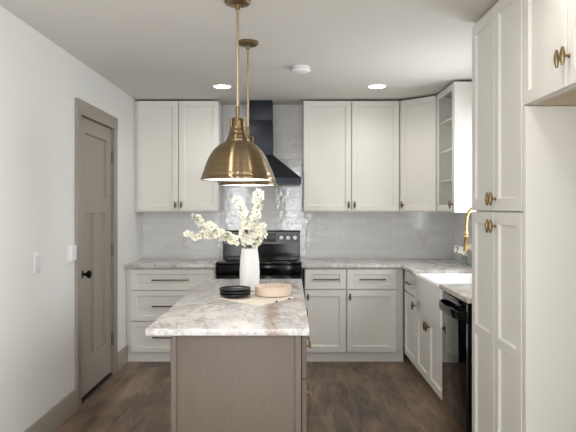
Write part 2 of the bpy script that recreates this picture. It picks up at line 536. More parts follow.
# glass-front cabinet on the right wall: Y 5.468 .. 4.87
t = thing('glass_wall_cabinet', 'white wall cabinet with a glass door on the side wall, above the sink', 'wall cabinet', (1.33, 5.468, zb), -PI/2)
w_ = 5.468-4.87; dp = XR-1.33-0.001
b_ = MB(); H = ZC-0.021-zb
b_.box(0, 0.018, 0.021, dp, 0, H); b_.box(w_-0.018, w_, 0.0, dp, 0, H, 0.001); b_.box(0.018, w_-0.018, 0.021, dp, 0, 0.018); b_.box(0.018, w_-0.018, 0.021, dp, H-0.03, H)
b_.box(0.018, w_-0.018, dp-0.01, dp, 0.018, H-0.03)
b_.build('body', 'cream', t)
f_ = MB(); a0, a1, z0, z1 = 0.004, w_-0.021, 0.012, UZ1-zb
f_.box(a0, a0+0.055, 0, 0.02, z0, z1, 0.002); f_.box(a1-0.055, a1, 0, 0.02, z0, z1, 0.002)
f_.box(a0+0.054, a1-0.054, 0, 0.02, z0, z0+0.055, 0.002); f_.box(a0+0.054, a1-0.054, 0, 0.02, z1-0.055, z1, 0.002)
dr = f_.build('door', 'cream', t)
MB().box(a0+0.052, a1-0.052, 0.009, 0.013, z0+0.052, z1-0.052).build('glass_pane', 'glass', dr)
t_knob(dr, a1-0.028, 1.432-zb)
for sz in (0.27, 0.53, 0.79):
    MB().box(0.019, w_-0.019, 0.03, dp-0.011, sz, sz+0.018).build('shelf', 'cream', t)

# ------------------------------------------------------------------ base cabinets
CT, CB = 0.891, 0.859         # worktop top and underside
BZ0, BZ1 = 0.09, 0.846        # doors of the base cabinets
FY = 5.45
BD = YT-0.001-FY
def kick(t, a, b, y=0.03):
    return MB().box(a, b, y, y+0.018, 0.0, BZ0-0.001).build('toe_kick', 'cream', t)
# left: three wide drawers
x0, x1 = XL+0.001, -0.682
t = thing('drawer_base_cabinet', 'white base cabinet of three wide drawers left of the range', 'base cabinet', (x0, FY, 0))
body(t, x1-x0, BD, BZ0-0.004, CB)
kick(t, 0, x1-x0)
for (za, zb_) in ((0.655, BZ1), (0.375, 0.65), (BZ0, 0.37)):
    dr = shaker('drawer', t, 0.044, x1-x0-0.005, za, zb_, 0.052, fz=0.045)
    bar_pull(dr, 0.412, (za+zb_)/2, 0.335)
# right of the range: two units
def drawer_door(label, x0, x1, extra=0.0):
    t = thing('base_cabinet', label, 'base cabinet', (x0, FY, 0), 0)
    body(t, x1-x0+extra, BD, BZ0-0.004, CB); kick(t, 0, x1-x0+extra)
    dr = shaker('drawer', t, 0.004, x1-x0-0.004, 0.665, BZ1, 0.052, fz=0.045)
    bar_pull(dr, (x1-x0)/2+0.005, 0.756, 0.24)
    do = shaker('door', t, 0.004, x1-x0-0.004, BZ0, 0.655, 0.055)
    t_knob(do, 0.03, 0.598)
    return t
drawer_door('white base cabinet with drawer and door, directly right of the range', 0.128, 0.509)
drawer_door('white base cabinet with drawer and door, next to the inside corner', 0.510, 0.968, extra=0.061)
# right-hand run, facing -X
RD = XR-0.0095-0.001-KX
Y_A, Y_B, Y_C, Y_D = 5.428, 4.915, 4.04, 3.418
t = thing('narrow_base_cabinet', 'narrow white base cabinet with drawer and door, between corner and sink', 'base cabinet', (KX, Y_A, 0), -PI/2)
w_ = Y_A-Y_B-0.001
body(t, w_, RD, BZ0-0.004, CB); kick(t, 0, w_, 0.075)
dr = shaker('drawer', t, 0.004, w_-0.004, 0.665, BZ1, 0.052, fz=0.045); bar_pull(dr, w_/2, 0.756, 0.2)
do = shaker('door', t, 0.004, w_-0.004, BZ0, 0.655, 0.055); t_knob(do, w_-0.03, 0.598)
t = thing('sink_base_cabinet', 'white two-door base cabinet under the apron sink', 'base cabinet', (KX, Y_B, 0), -PI/2)
w_ = Y_B-Y_C-0.001
body(t, w_, RD, BZ0-0.004, 0.585)
MB().box(w_-0.019, w_, 0.0, RD, 0.585, CB, 0.001).build('end_panel', 'cream', t)
kick(t, 0, w_, 0.075)
for (a, b, kk) in ((0.004, w_/2-0.0025, 1), (w_/2+0.0025, w_-0.004, -1)):
    do = shaker('door', t, a, b, BZ0, 0.582, 0.055)
    t_knob(do, b-0.028 if kk > 0 else a+0.028, 0.52)

# worktops
def worktop(polys, name, label):
    m = MB()
    b = bmesh.new()
    return m
def slab(poly, z0, z1, bev=0.004):
    b = bmesh.new()
    vs0 = [b.verts.new((x, y, z0)) for x, y in poly]
    f = b.faces.new(vs0)
    r = bmesh.ops.extrude_face_region(b, geom=[f])
    for e in r['geom']:
        if isinstance(e, bmesh.types.BMVert): e.co.z = z1
    bmesh.ops.recalc_face_normals(b, faces=b.faces)
    ed = [e for e in b.edges if len(e.link_faces) == 2 and e.calc_face_angle(0) > 0.5]
    bmesh.ops.bevel(b, geom=ed, offset=bev, segments=2, profile=0.5, affect='EDGES')
    return MB().bm(b)
CY = FY-0.022; CX = KX-0.025
o = slab([(XL+0.001, CY), (-0.68, CY), (-0.68, YT-0.001), (XL+0.001, YT-0.001)], CB, CT).build('countertop', 'stone')
tag(o, 'veined stone countertop on the wide drawer cabinet left of the range', 'countertop')
SK0, SK1 = 4.911, 4.062    # sink cutout along Y
o = slab([(0.102, CY), (CX, CY), (CX, SK0), (1.52, SK0), (1.52, SK1), (CX, SK1), (CX, 3.415), (XR-0.0105, 3.415), (XR-0.0105, YT-0.001), (0.102, YT-0.001)], CB, CT).build('countertop', 'stone')
tag(o, 'veined stone countertop turning the corner from the range to the sink and dishwasher', 'countertop')

# apron sink
sk = MB()
sx0, sx1, sy0, sy1, sz0, sz1 = KX-0.014, 1.518, SK1+0.002, SK0-0.002, 0.588, 0.868
b = bmesh.new()
def ring(x0, x1, y0, y1, z, r, n_=5):
    out = []
    for (cx, cy, a0) in ((x1-r, y1-r, 0), (x0+r, y1-r, 90), (x0+r, y0+r, 180), (x1-r, y0+r, 270)):
        for k in range(n_+1):
            a = math.radians(a0+90*k/n_)
            out.append((cx+r*math.cos(a), cy+r*math.sin(a), z))
    return out
rings = [ring(sx0+0.004, sx1, sy0+0.002, sy1-0.002, sz0, 0.02), ring(sx0, sx1, sy0, sy1, sz0+0.012, 0.02), ring(sx0, sx1, sy0, sy1, sz1-0.008, 0.02),
         ring(sx0+0.006, sx1-0.004, sy0+0.005, sy1-0.005, sz1, 0.018), ring(sx0+0.026, sx1-0.022, sy0+0.022, sy1-0.022, sz1, 0.02), ring(sx0+0.032, sx1-0.028, sy0+0.028, sy1-0.028, sz1-0.01, 0.03),
         ring(sx0+0.04, sx1-0.036, sy0+0.036, sy1-0.036, sz0+0.06, 0.05), ring(sx0+0.07, sx1-0.06, sy0+0.06, sy1-0.06, sz0+0.035, 0.05)]
nn = len(rings[0]); V = [p for r_ in rings for p in r_]; F = []
for i in range(len(rings)-1):
    for k in range(nn):
        F.append((i*nn+k, i*nn+(k+1) % nn, (i+1)*nn+(k+1) % nn, (i+1)*nn+k))
F.append(tuple(range(nn))); F.append(tuple((len(rings)-1)*nn+k for k in range(nn)))
sk.add(V, F)
t = sk.build('apron_sink', 'ceramic'); tag(t, 'white fireclay apron-front sink set between the stone countertops', 'sink')
MB().lathe([(0.0, 0.0), (0.045, 0.0), (0.045, 0.004), (0.03, 0.005), (0.0, 0.003)], (1.26, 4.52, sz0+0.034), 24).build('drain', 'silver', t)

# faucet
fx, fy = 1.565, 4.50
t = thing('faucet', 'brushed gold gooseneck faucet with pull-down spray head behind the sink', 'faucet', (fx, fy, CT))
m = MB(); m.lathe([(0.0, 0.0), (0.03, 0.0), (0.03, 0.008), (0.02, 0.014), (0.018, 0.1), (0.014, 0.105), (0.014, 0.14), (0.0, 0.14)], (0, 0, 0), 24)
m.build('base', 'gold', t)
pts = [(0, 0, 0.13), (0, 0, 0.28), (0, 0, 0.40)]
R_ = 0.122
for k in range(1, 17):
    a = PI*k/16*1.0
    pts.append((-R_+R_*math.cos(a), 0, 0.42+R_*math.sin(a)))
pts += [(-2*R_-0.003, 0, 0.37), (-2*R_-0.004, 0, 0.325)]
MB().tube(pts, 0.0105, 14).build('spout', 'gold', t)
m = MB(); m.lathe([(0.0, 0.335), (0.012, 0.335), (0.0165, 0.33), (0.0165, 0.318), (0.013, 0.314), (0.013, 0.306), (0.0175, 0.302), (0.0175, 0.285), (0.015, 0.28), (0.0185, 0.225), (0.02, 0.195), (0.017, 0.19), (0.0, 0.19)], (-2*R_-0.004, 0, 0), 20)
m.build('spray_head', 'gold', t)
m = MB(); m.tube([(0, -0.015, 0.075), (0, -0.045, 0.08), (-0.005, -0.11, 0.095)], [0.008, 0.007, 0.006], 12)
m.build('lever', 'gold', t)

# dishwasher
t = thing('dishwasher', 'black built-in dishwasher between the sink cabinet and the tall pantry', 'dishwasher', (KX, Y_C-0.004, 0), -PI/2)
w_ = Y_C-0.004-Y_D-0.004
MB().box(0.004, w_-0.002, 0.03, 0.58, 0.1, CB-0.004).build('body', 'black_matte', t)
MB().box(0.004, w_-0.01, 0.07, 0.09, 0.0, 0.098).build('toe_kick', 'black_matte', t)
MB().box(0.006, w_-0.05, -0.012, 0.029, 0.105, 0.735, 0.005).build('door', 'black_glass', t)
m = MB(); m.box(0.006, w_-0.05, -0.012, 0.029, 0.738, 0.845, 0.005)
cp = m.build('control_panel', 'black_glass', t)
for i in range(7):
    MB().box(0.13+i*0.05, 0.145+i*0.05, -0.0135, -0.011, 0.818, 0.824).build('button_mark', 'silver', cp)
m = MB()
hp = []
N = 14
for i in range(N+1):
    u = 0.012+(w_-0.068)*i/N
    e = min(i, N-i)/N*2
    hp.append((u, -0.014-0.04*(1-(1-e)**4), 0.772))
m2 = []
V, F = [], []
prof = [(0, 0.022), (-0.008, 0.02), (-0.012, 0.006), (-0.009, -0.026), (0.0, -0.03), (0.009, -0.02), (0.009, 0.016)]
for (u, y, z) in hp:
    for (py, pz) in prof: V.append((u, y+py, z+pz))
k_ = len(prof)
for i in range(N):
    for q in range(k_):
        F.append((i*k_+q, i*k_+(q+1) % k_, (i+1)*k_+(q+1) % k_, (i+1)*k_+q))
F.append(tuple(range(k_))); F.append(tuple(N*k_+q for q in range(k_)))
MB().add(V, F).build('handle', 'black', t)

# tall pantry
PY0, PY1 = 3.412, 2.664
t = thing('pantry_cabinet', 'tall white pantry cabinet with four shaker doors beside the dishwasher', 'pantry', (KX, PY0, 0), -PI/2)
w_ = PY0-PY1
body(t, w_+0.005, XR-0.001-KX, 0.086, ZC-0.021)
MB().box(0, w_, 0.075, 0.093, 0, 0.085).build('toe_kick', 'cream', t)
MB().box(w_+0.010, w_+0.043, -0.002, XR-0.001-KX, 0, 1.848, 0.001).build('side_panel', 'cream', t)
for (z0, z1, kz, mids) in ((1.388, 2.43, 1.449, ()), (0.09, 1.382, 1.311, (0.733,))):
    for (a, b, kk) in ((0.004, w_/2-0.0025, 1), (w_/2+0.0025, w_-0.013, -1)):
        do = shaker('door', t, a, b, z0, z1, 0.06, mids=mids)
        t_knob(do, b-0.024 if kk > 0 else a+0.024, kz, mat='brass')
# cabinet over the fridge recess
t = thing('fridge_top_cabinet', 'white two-door cabinet bridging the empty fridge recess', 'wall cabinet', (KX, PY1-0.0062, 1.85), -PI/2)
w_ = 0.84
MB().box(0, w_, 0.021, XR-0.001-KX, 0.004, ZC-0.021-1.85, 0.001).build('body', 'cream', t)
MB().box(0.012, w_-0.012, 0.035, XR-0.003-KX, 0.0, 0.006).build('bottom_panel', 'wood_under', t)
MB().box(w_+0.001, w_+0.021, 0.0, XR-0.001-KX, -1.85, ZC-0.021-1.85, 0.001).build('side_panel', 'cream', t)  # unseen far side of the recess, added to keep rear light off the pantry
for (a, b, kk) in ((0.003, w_/2-0.0025, 1), (w_/2+0.0025, w_-0.003, -1)):
    do = shaker('door', t, a, b, 0.006, 2.43-1.85, 0.055)
    t_knob(do, b-0.022 if kk > 0 else a+0.022, 0.115, mat='brass')

# ------------------------------------------------------------------ range
RX0, RX1 = -0.675, 0.097
t = thing('range', 'black freestanding electric range under the hood', 'range', (RX0, 5.43, 0))
w_ = RX1-RX0; dp = YT-0.002-5.43
MB().box(0.002, w_-0.002, 0.03, dp, 0.03, 0.895, 0.003).build('body', 'black', t)
m = MB(); m.box(0, w_, -0.012, dp-0.08, 0.896, 0.912, 0.005)
ck = m.build('cooktop', 'black_glass', t)
for (bx, by, br_) in ((0.19, 0.14, 0.1), (0.58, 0.14, 0.09), (0.19, 0.4, 0.075), (0.58, 0.4, 0.1)):
    MB().lathe([(br_-0.003, 0.9121), (br_, 0.9121), (br_, 0.9127), (br_-0.003, 0.9127)], (bx, by, 0), 40, close=True).build('burner_ring', 'black_satin', ck)
MB().box(0.0, w_, -0.008, 0.028, 0.80, 0.892, 0.006).build('front_rail', 'black', t)
od = MB().box(0.004, w_-0.004, -0.012, 0.028, 0.225, 0.796, 0.006).build('oven_door', 'black', t)
MB().box(0.12, w_-0.12, -0.0135, -0.010, 0.34, 0.64, 0.001).build('window', 'black_glass', od)
m = MB(); m.tube([(0.06, -0.055, 0.755), (w_-0.06, -0.055, 0.755)], 0.011, 14)
for q in (0.09, w_-0.09): m.box(q-0.012, q+0.012, -0.055, -0.01, 0.746, 0.764, 0.003)
m.build('handle', 'black_satin', od)
MB().box(0.004, w_-0.004, -0.010, 0.028, 0.05, 0.22, 0.006).build('storage_drawer', 'black', t)
for q in (0.05, w_-0.05):
    for yy in (0.08, dp-0.08):
        MB().lathe([(0.0, 0.0), (0.02, 0.0), (0.02, 0.035), (0.0, 0.035)], (q, yy, 0), 12).build('foot', 'black_matte', t)
bgm = MB()
by0 = dp-0.078
bgm.prism([(by0, 0.90), (dp, 0.90), (dp, 1.178), (by0+0.03, 1.178), (by0+0.018, 1.17), (by0+0.002, 1.035)], 0.0, w_, 'X')
bg_ = bgm.build('backguard', 'black', t)
def slope(z): return by0+0.002+0.016*(z-1.035)/0.135
zf0, zf1 = 1.045, 1.165
m = MB(); m.prism([(slope(zf0)-0.003, zf0), (slope(zf0)+0.004, zf0), (slope(zf1)+0.004, zf1), (slope(zf1)-0.003, zf1)], 0.008, w_-0.008, 'X')
cp = m.build('control_panel', 'range_panel', bg_)
m = MB(); m.prism([(slope(1.065)-0.005, 1.065), (slope(1.065)+0.002, 1.065), (slope(1.15)+0.002, 1.15), (slope(1.15)-0.005, 1.15)], 0.27, 0.53, 'X')
ds = m.build('display', 'display', cp)
for r_ in range(3):
    for c in range(7):
        zz = 1.08+r_*0.024
        MB().box(0.39+c*0.019, 0.397+c*0.019, slope(zz)-0.0068, slope(zz)-0.004, zz, zz+0.006).build('button', 'black_satin', ds)
for q in (0.07, 0.14, 0.585, 0.652, 0.719):
    zz = 1.108
    k_ = MB().lathe([(0.0, 0.0), (0.026, 0.0), (0.025, -0.005), (0.024, -0.008), (0.022, -0.026), (0.019, -0.029), (0.0, -0.029)], (q, slope(zz)-0.002, zz), 24, axis='Y').build('knob', 'silver', cp)
    MB().box(q-0.002, q+0.002, slope(zz)-0.034, slope(zz)-0.03, zz-0.016, zz+0.016, 0.0008).build('pointer', 'black_matte', k_)

# hood
t = thing('range_hood', 'black chimney range hood on the tiled wall above the range', 'range hood', (-0.289, YT-0.001, 1.636))
hw, hd = 0.388, 0.49
def frustum(m, x0, x1, y0, y1, z0, X0, X1, Y0, Y1, z1, mat=0):
    V = [(x0, y0, z0), (x1, y0, z0), (x1, y1, z0), (x0, y1, z0), (X0, Y0, z1), (X1, Y0, z1), (X1, Y1, z1), (X0, Y1, z1)]
    m.add(V, [(0, 1, 2, 3), (4, 5, 6, 7), (0, 1, 5, 4), (1, 2, 6, 5), (2, 3, 7, 6), (3, 0, 4, 7)], mat)
m = MB()
m.box(-hw, hw, -hd, 0, 0.0, 0.05, 0.002)
frustum(m, -hw, hw, -hd, 0, 0.05, -0.12, 0.12, -0.26, 0, 0.28)
cn = m.build('canopy', 'hood', t, angle=20)
MB().box(-hw+0.03, hw-0.03, -hd+0.03, -0.03, -0.004, 0.001).build('filter', 'black_satin', cn)
for i in range(4):
    MB().lathe([(0.0, -0.003), (0.009, -0.003), (0.009, 0.0), (0.0, 0.0)], (-0.06+i*0.04, -hd, 0.025), 14, axis='Y').build('button', 'silver', cn)
MB().box(-0.116, 0.116, -0.252, 0, 0.28, 0.62, 0.001).build('chimney', 'hood', t)
MB().box(-0.112, 0.112, -0.248, 0, 0.6205, ZC-0.001-1.636, 0.001).build('chimney_extension', 'hood', t)

# ------------------------------------------------------------------ island
IX0, IX1, IY0, IY1 = -0.515, 0.046, 2.578, 4.31
t = thing('kitchen_island', 'taupe stained wood island in the middle of the floor', 'kitchen island', ((IX0+IX1)/2, IY0, 0))
hx = (IX1-IX0)/2
MB().box(-hx, hx, 0.02, IY1-IY0-0.001, 0.09, CB-0.001, 0.001).build('body', 'island', t)
m = MB(); m.box(-hx+0.02, hx-0.05, 0.06, IY1-IY0-0.04, 0, 0.089); m.build('toe_kick', 'island', t)
m = MB()
m.box(-hx, hx, 0.006, 0.0195, 0.0, CB-0.002, 0.001)
ep = m.build('end_panel', 'island', t)
for (a, b) in ((-hx, -hx+0.024), (hx-0.026, hx)):
    MB().box(a, b, 0.0, 0.0055, 0.0, CB-0.002, 0.0012).build('edge_strip', 'island', ep)
# drawer fronts on the side that faces the right-hand run (local frame turned: x -> +Y)
L0 = 0.022
def rot_part(o):
    o.rotation_euler = (0, 0, PI/2); o.location = (hx+0.0235, 0, 0); return o
a, b = L0, L0+0.425
for (z0, z1, kz) in ((0.664, 0.847, 0.777), (0.375, 0.659, 0.563), (0.095, 0.37, 0.28)):
    m = MB(); panel_slab(m, a, z0, b-a, z1-z0, 0.02, [(0.05, 0.045, b-a-0.05, z1-z0-0.045)], back=0.02)
    dr = rot_part(m.build('drawer', 'island', t))
    bar_pull(dr, (a+b)/2, kz, 0.22, mat='brass', out=0.024)
for (a, b, ku) in ((L0+0.43, L0+1.065, L0+1.035), (L0+1.07, L0+1.70, L0+1.10)):
    m = MB(); panel_slab(m, a, 0.095, b-a, 0.752, 0.02, [(0.06, 0.06, b-a-0.06, 0.692)], back=0.02)
    dr = rot_part(m.build('door', 'island', t))
    t_knob(dr, ku, 0.76, mat='brass')
o = slab([(-0.617, 2.55), (0.081, 2.55), (0.081, 4.34), (-0.617, 4.34)], CB, CT, 0.005).build('island_countertop', 'stone')
tag(o, 'veined stone countertop on the island', 'countertop')

# ------------------------------------------------------------------ things on the island
Lc, Fc, Rc, Bc = Vector((-0.405, 3.38)), Vector((-0.16, 3.13)), Vector((0.02, 3.40)), Vector((-0.225, 3.63))
N = 40; V, F = [], []
for i in range(N+1):
    for j in range(N+1):
        u, v = i/N, j/N
        p = Lc*(1-u)*(1-v)+Fc*u*(1-v)+Rc*u*v+Bc*(1-u)*v
        e = max(abs(u-0.5), abs(v-0.5))*2
        zz = 0.0012*(1+math.sin(u*17+v*5))*(1 if e > 0.8 else 0.0)
        wob = 0.003*math.sin(u*9+v*13)
        V.append((p.x+wob, p.y+wob*0.7, CT+0.0045+zz))
for i in range(N):
    for j in range(N):
        a = i*(N+1)+j
        F.append((a, a+N+1, a+N+2, a+1))
nv = len(V)
V += [(x, y, CT+0.0008) for (x, y, z) in V]
F += [tuple(nv+i for i in reversed(f)) for f in list(F)]
bd = [j for j in range(N+1)]+[i*(N+1)+N for i in range(1, N+1)]+[N*(N+1)+j for j in range(N-1, -1, -1)]+[i*(N+1) for i in range(N-1, 0, -1)]
for k in range(len(bd)):
    a, b = bd[k], bd[(k+1) % len(bd)]
    F.append((a, b, nv+b, nv+a))
t = MB().add(V, F).build('linen_napkin', 'linen'); tag(t, 'beige linen cloth spread cornerwise on the island under the plates and dish', 'cloth')
for (p, q_, s0) in ((Fc, Rc, 0.45), (Fc, Rc, 0.83)):
    p_ = p.lerp(q_, s0)
    b = bmesh.new(); bmesh.ops.create_icosphere(b, subdivisions=2, radius=0.0055)
    for vv in b.verts: vv.co += Vector((p_.x+0.004, p_.y-0.004, CT+0.0062))
    MB().bm(b).build('bead', 'black_matte', t)

# stack of black plates
pz = CT+0.0072
plate_prof = [(0.0, 0.003), (0.05, 0.003), (0.052, 0.0), (0.06, 0.0), (0.068, 0.003), (0.084, 0.009), (0.089, 0.0135), (0.0892, 0.0205), (0.085, 0.0205), (0.081, 0.015), (0.062, 0.008), (0.05, 0.0075), (0.0, 0.0075)]
labs = ['matte black plate at the bottom of the stack, on the cloth', 'matte black plate in the middle of the stack of three', 'matte black plate on top of the stack']
p0 = None
for i in range(3):
    if p0 is None:
        p0 = MB().lathe(plate_prof, (0, 0, 0), 48).build('plate', 'black_matte'); o = p0
    else:
        o = p0.copy(); COL.objects.link(o)
    o.location = (-0.316+[0, 0.002, -0.001][i], 3.42, pz+i*0.0155)
    tag(o, labs[i], 'plate', 'black plates stacked on the island')

# scalloped beige dish
V, F = [], []
seg = 96
pr = [(0.0, 0.002, 0), (0.097, 0.0, 0), (0.103, 0.005, 0), (0.105, 0.044, 0.3), (0.107, 0.052, 1), (0.101, 0.052, 1), (0.099, 0.042, 0.3), (0.094, 0.012, 0), (0.0, 0.01, 0)]
for (r_, z, sc) in pr:
    for k in range(seg):
        a = 2*PI*k/seg
        wv = abs(math.sin(a*14))
        V.append((max(r_, 0.0005)*math.cos(a), max(r_, 0.0005)*math.sin(a), z+sc*(wv-0.5)*0.009))
for i in range(len(pr)-1):
    for k in range(seg):
        F.append((i*seg+k, i*seg+(k+1) % seg, (i+1)*seg+(k+1) % seg, (i+1)*seg+k))
F.append(tuple(range(seg))); F.append(tuple((len(pr)-1)*seg+k for k in range(seg)))
o = MB().add(V, F).build('scalloped_dish', 'beige_dish'); o.location = (-0.102, 3.49, CT+0.0072)
tag(o, 'round beige stoneware dish with a scalloped rim beside the plates', 'dish')

# fluted white vase
VX, VY = -0.254, 3.725
pr = [(0.0, 0.0), (0.05, 0.0), (0.056, 0.006), (0.0605, 0.06), (0.0615, 0.12), (0.058, 0.19), (0.052, 0.235), (0.0495, 0.262), (0.0455, 0.262), (0.047, 0.235), (0.053, 0.19), (0.056, 0.12), (0.054, 0.03), (0.0, 0.02)]
V, F = [], []; seg = 144
for idx, (r_, z) in enumerate(pr):
    for k in range(seg):
        a = 2*PI*k/seg
        rr = max(r_, 0.0004)+(0.0006*math.cos(a*24) if 2 <= idx <= 6 else 0)
        V.append((rr*math.cos(a), rr*math.sin(a), z))
for i in range(len(pr)-1):
    for k in range(seg):
        F.append((i*seg+k, i*seg+(k+1) % seg, (i+1)*seg+(k+1) % seg, (i+1)*seg+k))
F.append(tuple(range(seg))); F.append(tuple((len(pr)-1)*seg+k for k in range(seg)))
o = MB().add(V, F).build('vase', 'vase'); o.location = (VX, VY, CT+0.0005)
tag(o, 'white fluted ceramic vase holding the blossom branches on the island', 'vase')

# blossoms
def blossom_mesh(name, petal):
    m = MB()
    for k in range(5):
        a = 2*PI*k/5
        ca, sa = math.cos(a), math.sin(a)
        pts = []
        grid = [(0.001, 0.0, 0.0), (0.007, 0.0055, 0.003), (0.007, -0.0055, 0.003), (0.0125, 0.0075, 0.008), (0.0125, -0.0075, 0.008), (0.0175, 0.0035, 0.0105), (0.0175, -0.0035, 0.0105), (0.0125, 0.0, 0.0055)]
        for (r_, tt, z) in grid: pts.append((r_*ca-tt*sa, r_*sa+tt*ca, z))
        m.add(pts, [(0, 2, 7, 1), (1, 7, 3), (2, 4, 7), (3, 7, 5), (7, 4, 6), (7, 6, 5)], 0)
    b = bmesh.new(); bmesh.ops.create_icosphere(b, subdivisions=1, radius=0.0035)
    for vv in b.verts: vv.co.z += 0.004
    m.bm(b, 1)
    o = m.build(name, [petal, 'stamen'], angle=80)
    me = o.data
    bpy.data.objects.remove(o)
    return me
BME = blossom_mesh('blossom', 'petal')
BME2 = blossom_mesh('flower', 'petal_white')
def branch(name, label, cat, group, path, dens, spread, mesh, start=0.25, size=1.0, stem_r=0.0022, child='blossom'):
    pts = [Vector(p) for p in path]
    # smooth the polyline
    fine = []
    nseg = len(pts)-1
    for i in range(nseg):
        p0 = pts[max(i-1, 0)]; p1 = pts[i]; p2 = pts[i+1]; p3 = pts[min(i+2, nseg)]
        for s in range(8):
            u = s/8
            fine.append(0.5*((2*p1)+(p2-p0)*u+(2*p0-5*p1+4*p2-p3)*u*u+(3*p1-p0-3*p2+p3)*u**3))
    fine.append(pts[-1])
    m = MB(); nf = len(fine)
    m.tube(fine, [stem_r*(1-0.6*i/nf) for i in range(nf)], 6)
    spots = []
    for i in range(dens):
        u = start+(1-start)*(i+random.random())/dens
        c = fine[min(int(u*(nf-1)), nf-1)]
        dv = Vector((random.gauss(0, 1), random.gauss(0, 1), random.gauss(0, 0.8)+0.25)).normalized()
        p = c+dv*spread*random.uniform(0.5, 1.1)
        m.tube([c, (c+p)/2+Vector((0, 0, -0.002)), p], [0.001, 0.0008, 0.0008], 4)
        spots.append((p, dv))
    o = m.build(name, 'stem'); tag(o, label, cat, group)
    o0 = fine[0].copy()
    for (p, dv) in spots:
        f = bpy.data.objects.new(child, mesh); COL.objects.link(f); f.parent = o
        f.location = p
        f.rotation_euler = (dv+Vector((0, -0.35, 0))).to_track_quat('Z', 'Y').to_euler()
        f.rotation_euler.rotate_axis('Z', random.uniform(0, 6))
        s = size*random.uniform(0.75, 1.15); f.scale = (s, s, s)
    return o
def at(px, py, Y):
    return Vector(((px-290.5)*Y/600, Y, EYE+(208-py)*Y/600))
g = 'blossom branches in the white vase'
def vroot(dx, dy): return Vector((VX+dx, VY+dy, CT+0.05))
def vmouth(dx, dy): return Vector((VX+dx, VY+dy, CT+0.262))
BR = [
 ('tallest upright branch of cream blossoms in the white vase', (0.02, 0.0), [(253, 232, 3.73), (257, 212, 3.74), (258, 193, 3.74)], 40, 0.023),
 ('shorter upright blossom branch just left of the tallest one in the vase', (0.0, 0.01), [(247, 232, 3.75), (243.5, 216, 3.77), (240.5, 206, 3.78), (236.5, 199.5, 3.78)], 24, 0.017),
 ('long blossom branch arching left over the island from the vase', (-0.025, -0.005), [(238, 243, 3.70), (226, 237, 3.68), (214, 232, 3.67), (208.5, 223, 3.66)], 46, 0.022),
 ('thin blossom branch reaching farthest left with its tip curling up', (-0.02, 0.015), [(236, 242, 3.78), (218, 236, 3.80), (204, 231, 3.82), (200.5, 222, 3.82), (194, 217, 3.82)], 32, 0.013),
 ('thin drooping blossom branch with the lowest leftmost flowers', (-0.03, 0.005), [(237, 244, 3.72), (220, 238, 3.72), (206, 235, 3.72), (195, 236, 3.72), (185.5, 234, 3.72)], 30, 0.012),
 ('short bushy blossom branch leaning right over the rim of the vase', (0.02, -0.02), [(255, 242, 3.68), (259, 236, 3.67), (261, 227, 3.67)], 32, 0.024),
 ('short blossom branch filling the middle of the bouquet in front', (0.0, -0.02), [(249, 242, 3.68), (246, 235, 3.66), (248, 222, 3.66)], 44, 0.028),
]
for (lb, (dx, dy), px, dn, spd) in BR:
    path = [vroot(dx*0.6, dy*0.6), vmouth(dx, dy)]+[at(*p) for p in px]
    thin = 'thin' in lb
    branch('blossom_branch', lb, 'flowers', g, path, dn, spd, BME, start=0.5 if thin else 0.46, size=1.1 if thin else 1.32)

# little white flowers by the sink, in clear glass
gx, gy = 1.525, 5.20
o = MB().lathe([(0.0, 0.0), (0.042, 0.0), (0.045, 0.004), (0.045, 0.115), (0.042, 0.115), (0.042, 0.008), (0.0, 0.008)], (0, 0, 0), 40).build('glass_vase', 'glass')
o.location = (gx, gy, CT+0.0005); tag(o, 'small clear glass vase on the countertop in the corner behind the faucet', 'vase')
for i, (dx, dy, hh, lb) in enumerate(((-0.07, 0.0, 0.155, 'white flower sprig leaning out farthest left in the glass vase'), (-0.02, -0.02, 0.15, 'white flower sprig standing in the middle of the glass vase'), (0.03, -0.015, 0.175, 'white flower sprig leaning towards the side wall in the glass vase'))):
    path = [(gx-dx*0.2, gy, CT+0.012), (gx+dx*0.2, gy+dy*0.3, CT+0.1), (gx+dx*0.7, gy+dy, CT+hh-0.02), (gx+dx*1.2, gy+dy*1.3, CT+hh)]
    branch('flower_sprig', lb, 'flowers', 'white sprigs in the glass vase', path, 9, 0.024, BME2, start=0.78, size=1.25, child='flower')

